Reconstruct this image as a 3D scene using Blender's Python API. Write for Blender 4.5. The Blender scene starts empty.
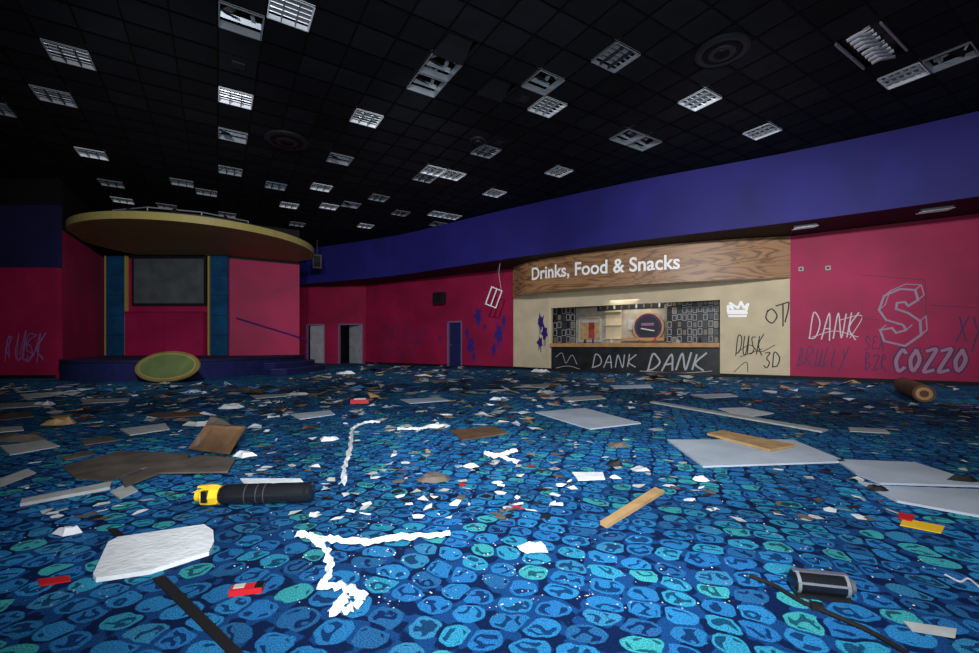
import bpy, math, random
from mathutils import Vector, Matrix
random.seed(7)
F=435.0; CX=489.5; HY=345.0; CH=1.0
sc=bpy.context.scene
sc.view_settings.view_transform='Standard'
CEIL=6.0; SOF=4.2
# ------------------------------------------------------------ helpers
def mat(name,col,rough=0.7,metal=0.0,var=0.0,vscale=3.0,emit=None,es=0,spec=0.3,bump=0.0,bscale=40):
    m=bpy.data.materials.new(name); m.use_nodes=True
    nt=m.node_tree; b=nt.nodes['Principled BSDF']
    b.inputs['Base Color'].default_value=(*col,1); b.inputs['Roughness'].default_value=rough
    b.inputs['Metallic'].default_value=metal
    b.inputs['Specular IOR Level'].default_value=spec
    if emit: 
        b.inputs['Emission Color'].default_value=(*emit,1); b.inputs['Emission Strength'].default_value=es
    tc=nt.nodes.new('ShaderNodeTexCoord')
    if var>0:
        n=nt.nodes.new('ShaderNodeTexNoise'); n.inputs['Scale'].default_value=vscale; n.inputs['Detail'].default_value=6
        nt.links.new(tc.outputs['Object'],n.inputs['Vector'])
        r=nt.nodes.new('ShaderNodeValToRGB')
        r.color_ramp.elements[0].position=0.3; r.color_ramp.elements[1].position=0.7
        r.color_ramp.elements[0].color=(*[c*(1-var) for c in col],1)
        r.color_ramp.elements[1].color=(*[min(1,c*(1+var*0.6)) for c in col],1)
        nt.links.new(n.outputs['Fac'],r.inputs['Fac']); nt.links.new(r.outputs['Color'],b.inputs['Base Color'])
    if bump>0:
        n2=nt.nodes.new('ShaderNodeTexNoise'); n2.inputs['Scale'].default_value=bscale
        nt.links.new(tc.outputs['Object'],n2.inputs['Vector'])
        bp=nt.nodes.new('ShaderNodeBump'); bp.inputs['Strength'].default_value=bump; bp.inputs['Distance'].default_value=0.02
        nt.links.new(n2.outputs['Fac'],bp.inputs['Height']); nt.links.new(bp.outputs['Normal'],b.inputs['Normal'])
    return m
class MB:
    def __init__(s): s.v=[];s.f=[];s.m=[];s.mats=[];s.rz=None
    def mi(s,m):
        if m not in s.mats: s.mats.append(m)
        return s.mats.index(m)
    def poly(s,pts,m):
        i=len(s.v); s.v+=[tuple(p) for p in pts]; s.f.append(tuple(range(i,i+len(pts)))); s.m.append(s.mi(m))
    def hexa(s,c,m):
        i=len(s.v); s.v+=[tuple(p) for p in c]; k=s.mi(m)
        for q in ((3,2,1,0),(4,5,6,7),(0,1,5,4),(1,2,6,5),(2,3,7,6),(3,0,4,7)):
            s.f.append(tuple(i+a for a in q)); s.m.append(k)
    def box(s,c,d,m,M=None,rz=0):
        cs=[]
        R=Matrix.Rotation(rz,3,'Z') if M is None else M
        for z in (-1,1):
            for x,y in ((-1,-1),(1,-1),(1,1),(-1,1)):
                cs.append(Vector(c)+R@Vector((x*d[0]/2,y*d[1]/2,z*d[2]/2)))
        s.hexa(cs,m)
    def prism(s,p2,z0,z1,m,mtop=None):
        n=len(p2); i=len(s.v)
        s.v+=[(p[0],p[1],z0 if not callable(z0) else z0(p)) for p in p2]+[(p[0],p[1],z1 if not callable(z1) else z1(p)) for p in p2]
        k=s.mi(m); kt=s.mi(mtop or m)
        s.f.append(tuple(range(i+n-1,i-1,-1))); s.m.append(k)
        s.f.append(tuple(range(i+n,i+2*n))); s.m.append(kt)
        for a in range(n):
            b=(a+1)%n; s.f.append((i+a,i+b,i+n+b,i+n+a)); s.m.append(k)
    def rev(s,p0,p1,prof,m,n=20):
        p0=Vector(p0);p1=Vector(p1); ax=(p1-p0); L=ax.length; ax.normalize()
        t=Vector((0,0,1)) if abs(ax.z)<0.9 else Vector((1,0,0))
        u=ax.cross(t).normalized(); w=ax.cross(u)
        i=len(s.v); k=s.mi(m)
        for (h,r) in prof:
            for a in range(n):
                an=2*math.pi*a/n
                s.v.append(tuple(p0+ax*h*L+(u*math.cos(an)+w*math.sin(an))*r))
        for j in range(len(prof)-1):
            for a in range(n):
                b=(a+1)%n
                s.f.append((i+j*n+a,i+j*n+b,i+(j+1)*n+b,i+(j+1)*n+a)); s.m.append(k)
        s.f.append(tuple(i+a for a in range(n-1,-1,-1))); s.m.append(k)
        j=len(prof)-1
        s.f.append(tuple(i+j*n+a for a in range(n))); s.m.append(k)
    def cyl(s,p0,p1,r,m,n=16): s.rev(p0,p1,[(0,r),(1,r)],m,n)
    def tube(s,pts,r,m,n=8):
        for a,b in zip(pts[:-1],pts[1:]): s.cyl(a,b,r,m,n)
    def obj(s,name,smooth=False):
        R=Matrix.Rotation(-(s.rz or 0),3,'Z')
        V=[R@Vector(v) for v in s.v]
        lo=[min(v[a] for v in V) for a in range(3)]; hi=[max(v[a] for v in V) for a in range(3)]
        c=Vector([(lo[a]+hi[a])/2 for a in range(3)])
        me=bpy.data.meshes.new(name)
        me.from_pydata([tuple(v-c) for v in V],[],s.f)
        for m in s.mats: me.materials.append(m)
        for p,k in zip(me.polygons,s.m):
            p.material_index=k; p.use_smooth=smooth
        me.update()
        o=bpy.data.objects.new(name,me); o.location=R.inverted()@c; o.rotation_euler=(0,0,s.rz or 0)
        sc.collection.objects.link(o)
        return o
def cat(pts,n=8):
    P=[Vector(p) for p in pts]; out=[]
    P=[P[0]*2-P[1]]+P+[P[-1]*2-P[-2]]
    for i in range(1,len(P)-2):
        for k in range(n):
            t=k/n
            out.append(0.5*((2*P[i])+(P[i+1]-P[i-1])*t+(2*P[i-1]-5*P[i]+4*P[i+1]-P[i+2])*t*t+(-P[i-1]+3*P[i]-3*P[i+1]+P[i+2])*t**3))
    out.append(P[-2]); return out
def G(u,v,z=0.0):
    Y=F*(CH-z)/(v-HY); return ((u-CX)/F*Y,Y)
def C(u,v,z=CEIL):
    Y=F*(z-CH)/(HY-v); return ((u-CX)/F*Y,Y)
class Fr:
    def __init__(s,P,Q,flip=False):
        s.P=Vector(P); s.Q=Vector(Q); s.L=(s.Q-s.P).length; s.d=(s.Q-s.P).normalized()
        n=Vector((-s.d.y,s.d.x)); 
        if n.dot(Vector((0,2))-s.P)<0: n=-n
        s.n=-n if flip else n
    def pt(s,a,o,z):
        q=s.P+s.d*a+s.n*o; return Vector((q.x,q.y,z))
    def off(s,o):
        g=Fr(s.P+s.n*o,s.Q+s.n*o); g.n=s.n; return g
    def hit(s,u,v):
        k=(u-CX)/F; a=(k*s.P.y-s.P.x)/(s.d.x-k*s.d.y)
        Y=s.P.y+s.d.y*a; return a,CH-(v-HY)/F*Y
def fbox(mb,fr,s0,s1,o0,o1,z0,z1,m):
    mb.rz=math.atan2(fr.d.y,fr.d.x)
    mb.hexa([fr.pt(s0,o0,z0),fr.pt(s1,o0,z0),fr.pt(s1,o1,z0),fr.pt(s0,o1,z0),
             fr.pt(s0,o0,z1),fr.pt(s1,o0,z1),fr.pt(s1,o1,z1),fr.pt(s0,o1,z1)],m)
def wall(name,fr,z0,z1,m,holes=(),t=0.15,bands=None):
    mb=MB()
    ss=sorted(set([0,fr.L]+[x for h in holes for x in h[:2]])); zs=sorted(set([z0,z1]+[x for h in holes for x in h[2:]]+[b[0] for b in (bands or [])]))
    for a,b in zip(ss[:-1],ss[1:]):
        for c,d in zip(zs[:-1],zs[1:]):
            sm=(a+b)/2; zm=(c+d)/2
            if any(h[0]<sm<h[1] and h[2]<zm<h[3] for h in holes): continue
            mm=m
            for (zb,mb_) in (bands or []):
                if zm>zb: mm=mb_
            fbox(mb,fr,a,b,-t,0,c,d,mm)
    return mb.obj(name)
def ribbon(mb,fr,pts,w,m,off=0.008):
    mb.rz=math.atan2(fr.d.y,fr.d.x)
    P=[Vector(p) for p in pts]
    for i in range(len(P)-1):
        d=(P[i+1]-P[i]); 
        if d.length<1e-6: continue
        d.normalize(); n=Vector((-d.y,d.x))*w/2; e=d*w*0.3
        q=[P[i]-e+n,P[i]-e-n,P[i+1]+e-n,P[i+1]+e+n]
        o=off+random.random()*0.002
        mb.poly([fr.pt(x.x,o,x.y) for x in q],m)
GL={'D':[[(0,0),(.05,1),(.5,.85),(.7,.45),(.45,.08),(-.05,0)]],
'A':[[(0,0),(.35,1),(.7,-.05)],[(.1,.35),(.65,.4)]],
'N':[[(0,0),(.05,1),(.6,0),(.65,1.05)]],
'K':[[(.05,0),(.08,1)],[(.6,1.05),(.08,.45),(.7,-.05)]],
'S':[[(.6,.9),(.3,1),(.05,.75),(.3,.5),(.6,.25),(.3,0),(0,.1)]],
'C':[[(.6,.85),(.3,1),(0,.5),(.3,0),(.65,.15)]],
'O':[[(.3,1),(0,.5),(.3,0),(.62,.5),(.3,1)]],
'Z':[[(0,.95),(.6,1),(.05,0),(.65,.05)]],
'E':[[(.55,.9),(.2,1),(.1,.6),(.4,.55),(.05,.4),(.1,.02),(.6,.1)]],
'U':[[(0,1),(.05,.2),(.35,0),(.6,.3),(.6,1),(.62,0)]],
'R':[[(0,0),(.05,1),(.5,.8),(.05,.5),(.6,0)]],
'B':[[(0,0),(.05,1),(.5,.8),(.05,.55),(.6,.25),(0,0)]],
'L':[[(.1,1),(.05,.05),(.5,.1)]],'Y':[[(0,1),(.3,.5)],[(.6,1),(.1,-.3)]],
'3':[[(0,.95),(.5,.9),(.2,.55),(.55,.3),(.3,0),(0,.1)]],
'T':[[(-.05,1),(.7,.95)],[(.3,1),(.3,0)]],'P':[[(.05,0),(.05,1),(.55,.8),(.05,.45)]],
'X':[[(0,0),(.6,1)],[(0,1),(.6,0)]]}
def tag(name,fr,text,u0,v0,u1,v1,w,m,slant=0.15,jit=0.05,passes=1):
    a0,z0=fr.hit(u0,v1); a1,zz=fr.hit(u1,v1); _,z1=fr.hit(u0,v0); _,z1b=fr.hit(u1,v0)
    mb=MB(); n=len(text)
    for k in range(passes):
      for i,ch in enumerate(text):
        for st in GL.get(ch,[]):
            P=[(x+random.uniform(-jit,jit)+k*.12,y+random.uniform(-jit,jit)-k*.08) for x,y in st]
            P=cat(P,4)
            pts=[]
            for p in P:
                x=(i+0.1+p.x+slant*p.y)/n
                a=a0+(a1-a0)*x; zb=z0+(zz-z0)*x; zt=z1+(z1b-z1)*x
                pts.append((a,zb+(zt-zb)*p.y))
            ribbon(mb,fr,pts,w,m)
    return mb.obj(name)
def scrib(name,fr,lines,w,m,sm=6):
    mb=MB()
    for l in lines:
        pts=[fr.hit(*p) for p in l]
        if sm>1 and len(pts)>2: pts=[tuple(p) for p in cat(pts,sm)]
        ribbon(mb,fr,pts,w,m)
    return mb.obj(name)
# ------------------------------------------------------------ materials
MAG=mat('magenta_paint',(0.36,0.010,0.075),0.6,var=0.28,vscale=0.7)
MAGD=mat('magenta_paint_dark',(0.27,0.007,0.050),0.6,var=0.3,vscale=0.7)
NAVY=mat('navy_paint',(0.008,0.008,0.050),0.7,var=0.3,vscale=1)
BLUEF=mat('blue_fascia_paint',(0.015,0.013,0.155),0.65,var=0.25,vscale=0.7)
BLACK=mat('black_paint',(0.003,0.003,0.005),0.7,var=0.3)
BEIGE=mat('beige_paint',(0.56,0.47,0.32),0.7,var=0.14,vscale=1.5)
OLIVE=mat('olive_gold_paint',(0.27,0.18,0.045),0.55,var=0.15,vscale=1.2)
OLIVR=mat('olive_rim_paint',(0.33,0.27,0.09),0.5,var=0.1)
TEALP=mat('teal_panel',(0.004,0.065,0.17),0.6,var=0.4,vscale=2)
YEL=mat('yellow_trim',(0.45,0.33,0.08),0.5)
STG=mat('stage_navy_carpet',(0.006,0.010,0.075),0.85,var=0.3,vscale=4)
GREY=mat('grey_screen',(0.085,0.10,0.11),0.6,var=0.3,vscale=2)
DARK=mat('dark_frame',(0.012,0.012,0.015),0.5)
WHITE=mat('white_paper',(0.70,0.73,0.76),0.8,var=0.14,vscale=8,bump=0.4)
WHITE2=mat('offwhite_paper',(0.42,0.43,0.42),0.8,var=0.2,vscale=8)
GRYB=mat('grey_board',(0.44,0.50,0.58),0.7,var=0.2,vscale=2)
WOODL=mat('light_wood',(0.46,0.29,0.13),0.6,var=0.3,vscale=6)
BROWN=mat('brown_cardboard',(0.13,0.07,0.035),0.8,var=0.4,vscale=5)
GREYBR=mat('grey_brown_board',(0.11,0.09,0.075),0.8,var=0.5,vscale=4)
RED=mat('red_plastic',(0.50,0.015,0.02),0.4)
YELP=mat('yellow_plastic',(0.8,0.5,0.02),0.4)
BLKM=mat('black_gloss_metal',(0.008,0.009,0.012),0.25,spec=0.6)
RUB=mat('black_rubber',(0.008,0.008,0.010),0.7)
SILV=mat('silver_metal',(0.7,0.72,0.75),0.3,metal=0.9)
LOUV=mat('louvre_flash_lit',(0.80,0.84,0.90),0.35,metal=0.2)  # bright base colour stands in for flash reflecting off silver louvres
LOUV2=mat('louvre_grey',(0.24,0.27,0.31),0.35,metal=0.3)
TIL=[mat('ceiling_tile_%d'%i,c,0.8,var=0.25,vscale=3,spec=0.15) for i,c in enumerate([(0.0042,0.005,0.0075),(0.0065,0.0075,0.0105),(0.0028,0.0035,0.005)])]
TBAR=mat('ceiling_grid_bar',(0.0012,0.0012,0.0016),0.6,spec=0.15)
DOORW=mat('door_grey_paint',(0.36,0.37,0.40),0.5,var=0.2)
DOORB=mat('door_navy',(0.012,0.02,0.09),0.5,var=0.2)
FRAMEP=mat('door_frame_paint',(0.22,0.10,0.22),0.5)
SPB=mat('spray_black',(0.012,0.012,0.014),0.6)
SPW=mat('spray_white',(0.62,0.55,0.60),0.6)
SPP=mat('spray_purple',(0.07,0.02,0.09),0.6)
SPG=mat('spray_pale',(0.36,0.17,0.27),0.6)
SPBL=mat('spray_blue',(0.035,0.014,0.16),0.6)
BROWNW=mat('counter_wood',(0.46,0.24,0.10),0.4,var=0.2,vscale=5)
BLKF=mat('bar_front_black',(0.014,0.014,0.017),0.45,var=0.7,vscale=3)
GLASSM=mat('dark_mirror',(0.02,0.022,0.035),0.4)
BULB=mat('bulkhead_grey',(0.009,0.010,0.014),0.5)
def woodsign():
    m=bpy.data.materials.new('wood_veneer'); m.use_nodes=True; nt=m.node_tree; b=nt.nodes['Principled BSDF']
    tc=nt.nodes.new('ShaderNodeTexCoord'); mp=nt.nodes.new('ShaderNodeMapping')
    mp.inputs['Rotation'].default_value=(0,0,math.radians(30)); 
    nt.links.new(tc.outputs['Object'],mp.inputs['Vector'])
    mp2=nt.nodes.new('ShaderNodeMapping'); mp2.inputs['Scale'].default_value=(0.35,0.35,2.2)
    nt.links.new(mp.outputs['Vector'],mp2.inputs['Vector'])
    n=nt.nodes.new('ShaderNodeTexNoise'); n.inputs['Scale'].default_value=1.2; n.inputs['Detail'].default_value=3; n.inputs['Distortion'].default_value=0.9
    nt.links.new(mp2.outputs['Vector'],n.inputs['Vector'])
    mu=nt.nodes.new('ShaderNodeMath'); mu.operation='MULTIPLY'; mu.inputs[1].default_value=15
    fr=nt.nodes.new('ShaderNodeMath'); fr.operation='PINGPONG'; fr.inputs[1].default_value=1
    nt.links.new(n.outputs['Fac'],mu.inputs[0]); nt.links.new(mu.outputs[0],fr.inputs[0])
    r=nt.nodes.new('ShaderNodeValToRGB')
    r.color_ramp.elements[0].color=(0.14,0.062,0.028,1); r.color_ramp.elements[1].color=(0.34,0.18,0.085,1); r.color_ramp.elements[1].position=0.6
    nt.links.new(fr.outputs[0],r.inputs['Fac']); nt.links.new(r.outputs['Color'],b.inputs['Base Color'])
    b.inputs['Roughness'].default_value=0.45
    return m
WOODS=woodsign()
def carpet():
    m=bpy.data.materials.new('arcade_carpet'); m.use_nodes=True; nt=m.node_tree; b=nt.nodes['Principled BSDF']; L=nt.links
    N=lambda t: nt.nodes.new(t)
    tc=N('ShaderNodeTexCoord'); mp=N('ShaderNodeMapping'); mp.inputs['Rotation'].default_value=(0,0,0.35)
    L.new(tc.outputs['Object'],mp.inputs['Vector'])
    ns=N('ShaderNodeTexNoise'); ns.inputs['Scale'].default_value=1.5; ns.inputs['Detail'].default_value=1
    L.new(mp.outputs['Vector'],ns.inputs['Vector'])
    vm=N('ShaderNodeVectorMath'); vm.operation='SCALE'; vm.inputs['Scale'].default_value=0.2; L.new(ns.outputs['Color'],vm.inputs[0])
    va=N('ShaderNodeVectorMath'); va.operation='ADD'; L.new(mp.outputs['Vector'],va.inputs[0]); L.new(vm.outputs[0],va.inputs[1])
    nw=N('ShaderNodeTexNoise'); nw.inputs['Scale'].default_value=16; nw.inputs['Detail'].default_value=1; L.new(mp.outputs['Vector'],nw.inputs['Vector'])
    vw=N('ShaderNodeVectorMath'); vw.operation='SCALE'; vw.inputs['Scale'].default_value=0.03; L.new(nw.outputs['Color'],vw.inputs[0])
    vb=N('ShaderNodeVectorMath'); vb.operation='ADD'; L.new(va.outputs[0],vb.inputs[0]); L.new(vw.outputs[0],vb.inputs[1])
    ms=N('ShaderNodeVectorMath'); ms.operation='MULTIPLY'; ms.inputs[1].default_value=(1,1.2,1); L.new(vb.outputs[0],ms.inputs[0])
    def vor(feat):
        v=N('ShaderNodeTexVoronoi'); v.voronoi_dimensions='2D'; v.feature=feat; v.inputs['Scale'].default_value=6.9; v.inputs['Randomness'].default_value=0.34
        L.new(ms.outputs[0],v.inputs['Vector']); return v
    v1=vor('F1'); v2=vor('DISTANCE_TO_EDGE')
    sep=N('ShaderNodeSeparateColor'); L.new(v1.outputs['Color'],sep.inputs[0])
    r=N('ShaderNodeValToRGB'); cr=r.color_ramp; cr.interpolation='CONSTANT'
    cols=[(0,(0.008,0.085,0.30)),(0.22,(0.012,0.13,0.35)),(0.40,(0.006,0.040,0.17)),(0.52,(0.016,0.19,0.33)),(0.66,(0.008,0.09,0.28)),(0.82,(0.03,0.26,0.27)),(0.92,(0.02,0.13,0.28))]
    cr.elements[0].color=(*cols[0][1],1); cr.elements[1].position=cols[1][0]; cr.elements[1].color=(*cols[1][1],1)
    for p,c in cols[2:]:
        e=cr.elements.new(p); e.color=(*c,1)
    L.new(sep.outputs[0],r.inputs['Fac'])
    def ss(src,a,bb,o0=0,o1=1):
        k=N('ShaderNodeMapRange'); k.interpolation_type='SMOOTHSTEP'; k.inputs['From Min'].default_value=a; k.inputs['From Max'].default_value=bb
        k.inputs['To Min'].default_value=o0; k.inputs['To Max'].default_value=o1; L.new(src,k.inputs['Value']); return k.outputs[0]
    def mth(op,a,bv):
        k=N('ShaderNodeMath'); k.operation=op
        for i,x in enumerate((a,bv)):
            if isinstance(x,(int,float)): k.inputs[i].default_value=x
            else: L.new(x,k.inputs[i])
        return k.outputs[0]
    def mixc(f,a,bb):
        k=N('ShaderNodeMix'); k.data_type='RGBA'
        if isinstance(f,(int,float)): k.inputs[0].default_value=f
        else: L.new(f,k.inputs[0])
        for i,x in ((6,a),(7,bb)):
            if isinstance(x,tuple): k.inputs[i].default_value=x
            else: L.new(x,k.inputs[i])
        return k.outputs[2]
    blob=mth('MULTIPLY',ss(v2.outputs['Distance'],0.05,0.08),ss(v1.outputs['Distance'],0.49,0.45))
    inner=mth('MULTIPLY',ss(v2.outputs['Distance'],0.12,0.15),ss(v1.outputs['Distance'],0.38,0.34))
    ng=N('ShaderNodeTexNoise'); ng.inputs['Scale'].default_value=17; ng.inputs['Detail'].default_value=0.5; L.new(mp.outputs['Vector'],ng.inputs['Vector'])
    gl=mth('MULTIPLY',ss(ng.outputs['Fac'],0.49,0.515),ss(ng.outputs['Fac'],0.66,0.63))
    light=mixc(0.15,r.outputs['Color'],(0.05,0.36,0.52,1))
    darkc=mixc(0.78,r.outputs['Color'],(0.001,0.010,0.05,1))
    nb=N('ShaderNodeTexNoise'); nb.inputs['Scale'].default_value=13; nb.inputs['Detail'].default_value=1; L.new(mp.outputs['Vector'],nb.inputs['Vector'])
    ground=mixc(ss(nb.outputs['Fac'],0.47,0.53),(0.0015,0.010,0.050,1),(0.005,0.042,0.15,1))
    c=mixc(blob,ground,light)
    c=mixc(mth('MULTIPLY',inner,gl),c,darkc)
    n3=N('ShaderNodeTexNoise'); n3.inputs['Scale'].default_value=0.55; n3.inputs['Detail'].default_value=2; L.new(mp.outputs['Vector'],n3.inputs['Vector'])
    br=ss(n3.outputs['Fac'],0.3,0.7,0.65,1.35)
    n4=N('ShaderNodeTexNoise'); n4.inputs['Scale'].default_value=190; n4.inputs['Detail'].default_value=0; L.new(mp.outputs['Vector'],n4.inputs['Vector'])
    br2=ss(n4.outputs['Fac'],0.3,0.7,0.62,1.38)
    c2=N('ShaderNodeVectorMath'); c2.operation='SCALE'; L.new(c,c2.inputs[0]); L.new(mth('MULTIPLY',br,br2),c2.inputs['Scale'])
    n5=N('ShaderNodeTexNoise'); n5.inputs['Scale'].default_value=50; n5.inputs['Detail'].default_value=3; L.new(mp.outputs['Vector'],n5.inputs['Vector'])
    n6=N('ShaderNodeTexNoise'); n6.inputs['Scale'].default_value=0.9; L.new(mp.outputs['Vector'],n6.inputs['Vector'])
    sp=mth('MULTIPLY',ss(n5.outputs['Fac'],0.69,0.73),ss(n6.outputs['Fac'],0.5,0.65))
    c3=mixc(sp,c2.outputs[0],(0.20,0.28,0.38,1))
    L.new(c3,b.inputs['Base Color']); b.inputs['Roughness'].default_value=0.9; b.inputs['Specular IOR Level'].default_value=0.1
    return m
CARP=carpet()
# ------------------------------------------------------------ room shell
A=(8.84,12.8); B=(2.3,16.9); Cc=(1.0,18.2); D=(-6.6,23.2); E=(-10.9,24.0); Fp=(-8.3,19.0); Gp=(-10.5,17.6); Hp=(-15.57,17.6); I=(-13.0,13.2); I2=(-12.97,13.06); J=(-18.0,13.0); R0=(15.9,7.72)
mb=MB(); mb.box((-1.0,9.8,-0.1),(36,31,0.2),CARP); fl=mb.obj('floor')
fR=Fr(R0,A); fK=Fr(A,B); fK2=Fr(B,Cc); fBR=Fr(Cc,D); fB=Fr(D,E); fE=Fr(E,Fp); fSR=Fr(Fp,Gp); fSB=Fr(Gp,Hp); fSL=Fr(Hp,I); fL=Fr(I2,J)
wall('wall_right',fR,0,SOF,MAG)
sR,_=fK.hit(720,345); sL,_=fK.hit(551,345)
wall('wall_kiosk',fK,0,SOF,BEIGE,holes=[(sR,sL,0,2.43)])
wall('wall_kiosk_return',fK2,0,SOF,BEIGE)
d3a=fBR.hit(462,345)[0]; d3b=fBR.hit(447,345)[0]
d3=(min(d3a,d3b),max(d3a,d3b),0,2.1)
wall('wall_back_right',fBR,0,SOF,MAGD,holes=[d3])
a1=fB.hit(363,345)[0]; a2=fB.hit(338,345)[0]; b1=fB.hit(325,345)[0]; b2=fB.hit(306,345)[0]
d2=(a1,a2,0,2.15); d1=(b1,b2,0,2.15)
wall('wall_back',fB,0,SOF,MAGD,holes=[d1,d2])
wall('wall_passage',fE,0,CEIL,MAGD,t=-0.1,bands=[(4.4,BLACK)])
wall('wall_stage_right',fSR,0,CEIL,MAG,bands=[(4.5,BLACK)])
wall('wall_stage_back',fSB,0,CEIL,MAG,bands=[(4.5,BLACK)])
wall('wall_stage_left',fSL,0,CEIL,MAG,bands=[(4.5,BLACK)])
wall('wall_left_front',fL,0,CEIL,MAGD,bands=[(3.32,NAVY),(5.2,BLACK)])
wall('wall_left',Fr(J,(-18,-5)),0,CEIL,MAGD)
wall('wall_rear',Fr((-18,-5),(15.9,-5)),0,CEIL,NAVY)
wall('wall_right_side',Fr((15.9,-5),R0),0,CEIL,MAG)
for nm,fr,rng in (('right',fR,[(0,fR.L)]),('kiosk',fK,[(0,sR),(sL,fK.L)]),('kiosk_return',fK2,[(0,fK2.L)]),
    ('back_right',fBR,[(0,d3[0]),(d3[1],fBR.L)]),('left_front',fL,[(0.05,fL.L)])):
    mb=MB()
    for a,b in rng: fbox(mb,fr,a,b,0.0,0.02,0,0.1,BLACK)
    mb.obj('baseboard_'+nm)
fp=[(15.8,4.0),(13.2,6.6),(10.46,9.29),(7.78,11.27),(4.56,13.2),(1.2,15.6),(-1.6,17.8),(-4.5,20.0),(-9.45,22.6),(-10.8,23.1)]
fc=[(p.x,p.y) for p in cat([Vector((a,b,0)) for a,b in fp],8)]
mb=MB()
for (x0,y0),(x1,y1) in zip(fc[:-1],fc[1:]):
    mb.hexa([(x0,y0,SOF-0.02),(x1,y1,SOF-0.02),(x1+.05,y1+.08,SOF-0.02),(x0+.05,y0+.08,SOF-0.02),(x0,y0,CEIL),(x1,y1,CEIL),(x1+.05,y1+.08,CEIL),(x0+.05,y0+.08,CEIL)],BLUEF)
mb.obj('wall_fascia_blue')
mb=MB()
inner=[(x+.02,y+.04) for x,y in fc]
outer=[(15.9,7.72),A,B,Cc,D,(-10.8,23.98)]
mb.prism(inner+outer[::-1],SOF,SOF+0.05,BLACK)
mb.obj('ceiling_soffit')
# ceiling grid
ang=math.radians(32); ax=Vector((math.cos(ang),math.sin(ang))); ay=Vector((-math.sin(ang),math.cos(ang))); T=0.62
def cell(u,v):
    x,y=C(u,v); p=Vector((x,y)); return (round(p.dot(ax)/T-0.5),round(p.dot(ay)/T-0.5))
fx={}
def addf(u,v,typ,di=0,dj=0):
    i,j=cell(u,v); fx[(i,j)]=typ
    if di or dj: fx[(i+di,j+dj)]=typ
for a in [(52,43,'g'),(75,105,'g'),(5,107,'g'),(268,8,'w'),(262,33,'o'),(242,93,'w'),(222,168,'g'),(229,135,'o'),(94,152,'w'),(105,181,'g'),(115,201,'w'),
    (265,186,'g'),(210,195,'g'),(315,188,'w'),(341,159,'o'),(376,127,'w'),(422,171,'w',1,0),(415,180,'g'),(435,65,'o',0,1),(545,94,'o'),(541,112,'w'),(472,153,'g'),(440,213,'w',1,0),
    (496,195,'w'),(547,172,'w'),(610,139,'o',1,0),(637,53,'g'),(720,97,'w'),(777,130,'w'),(880,27,'s',1,0),(920,75,'w'),(925,66,'o'),(285,205,'w'),(345,205,'o'),(235,215,'g'),
    (360,226,'w'),(385,200,'g'),(240,170,'g'),(500,138,'b'),(320,206,'w'),(440,225,'o'),(5,189,'w'),(190,183,'g'),(405,212,'g'),(165,206,'g'),(505,100,'b'),(300,225,'g'),(250,60,'b'),(455,48,'d'),(500,82,'d')]:
    addf(*a)
mb=MB()
def P3(i,j,di,dj,z,ins=0):
    p=ax*((i+di)*T)+ay*((j+dj)*T); return Vector((p.x,p.y,z))
for i in range(-40,60):
    for j in range(-40,60):
        c=P3(i,j,.5,.5,0)
        if c.x<-18.2 or c.x>16.2 or c.y<-5.2 or c.y>25: continue
        e=0.018
        if (i,j) not in fx:
            k=TIL[random.choice([0,0,0,1,1,2])]
            z=CEIL+0.012
            mb.poly([P3(i,j,e,e,z),P3(i,j,e,1-e,z),P3(i,j,1-e,1-e,z),P3(i,j,1-e,e,z)],k)
        z=CEIL
        mb.poly([P3(i,j,-e,0,z),P3(i,j,-e,1,z),P3(i,j,e,1,z),P3(i,j,e,0,z)],TBAR)
        mb.poly([P3(i,j,0,-e,z-.001),P3(i,j,0,e,z-.001),P3(i,j,1,e,z-.001),P3(i,j,1,-e,z-.001)],TBAR)
mb.poly([(-19,-6,CEIL+.45),(-19,26,CEIL+.45),(17,26,CEIL+.45),(17,-6,CEIL+.45)],TBAR)  # near-black sheet stands in for the dark void above the openings
mb.obj('ceiling')
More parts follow.
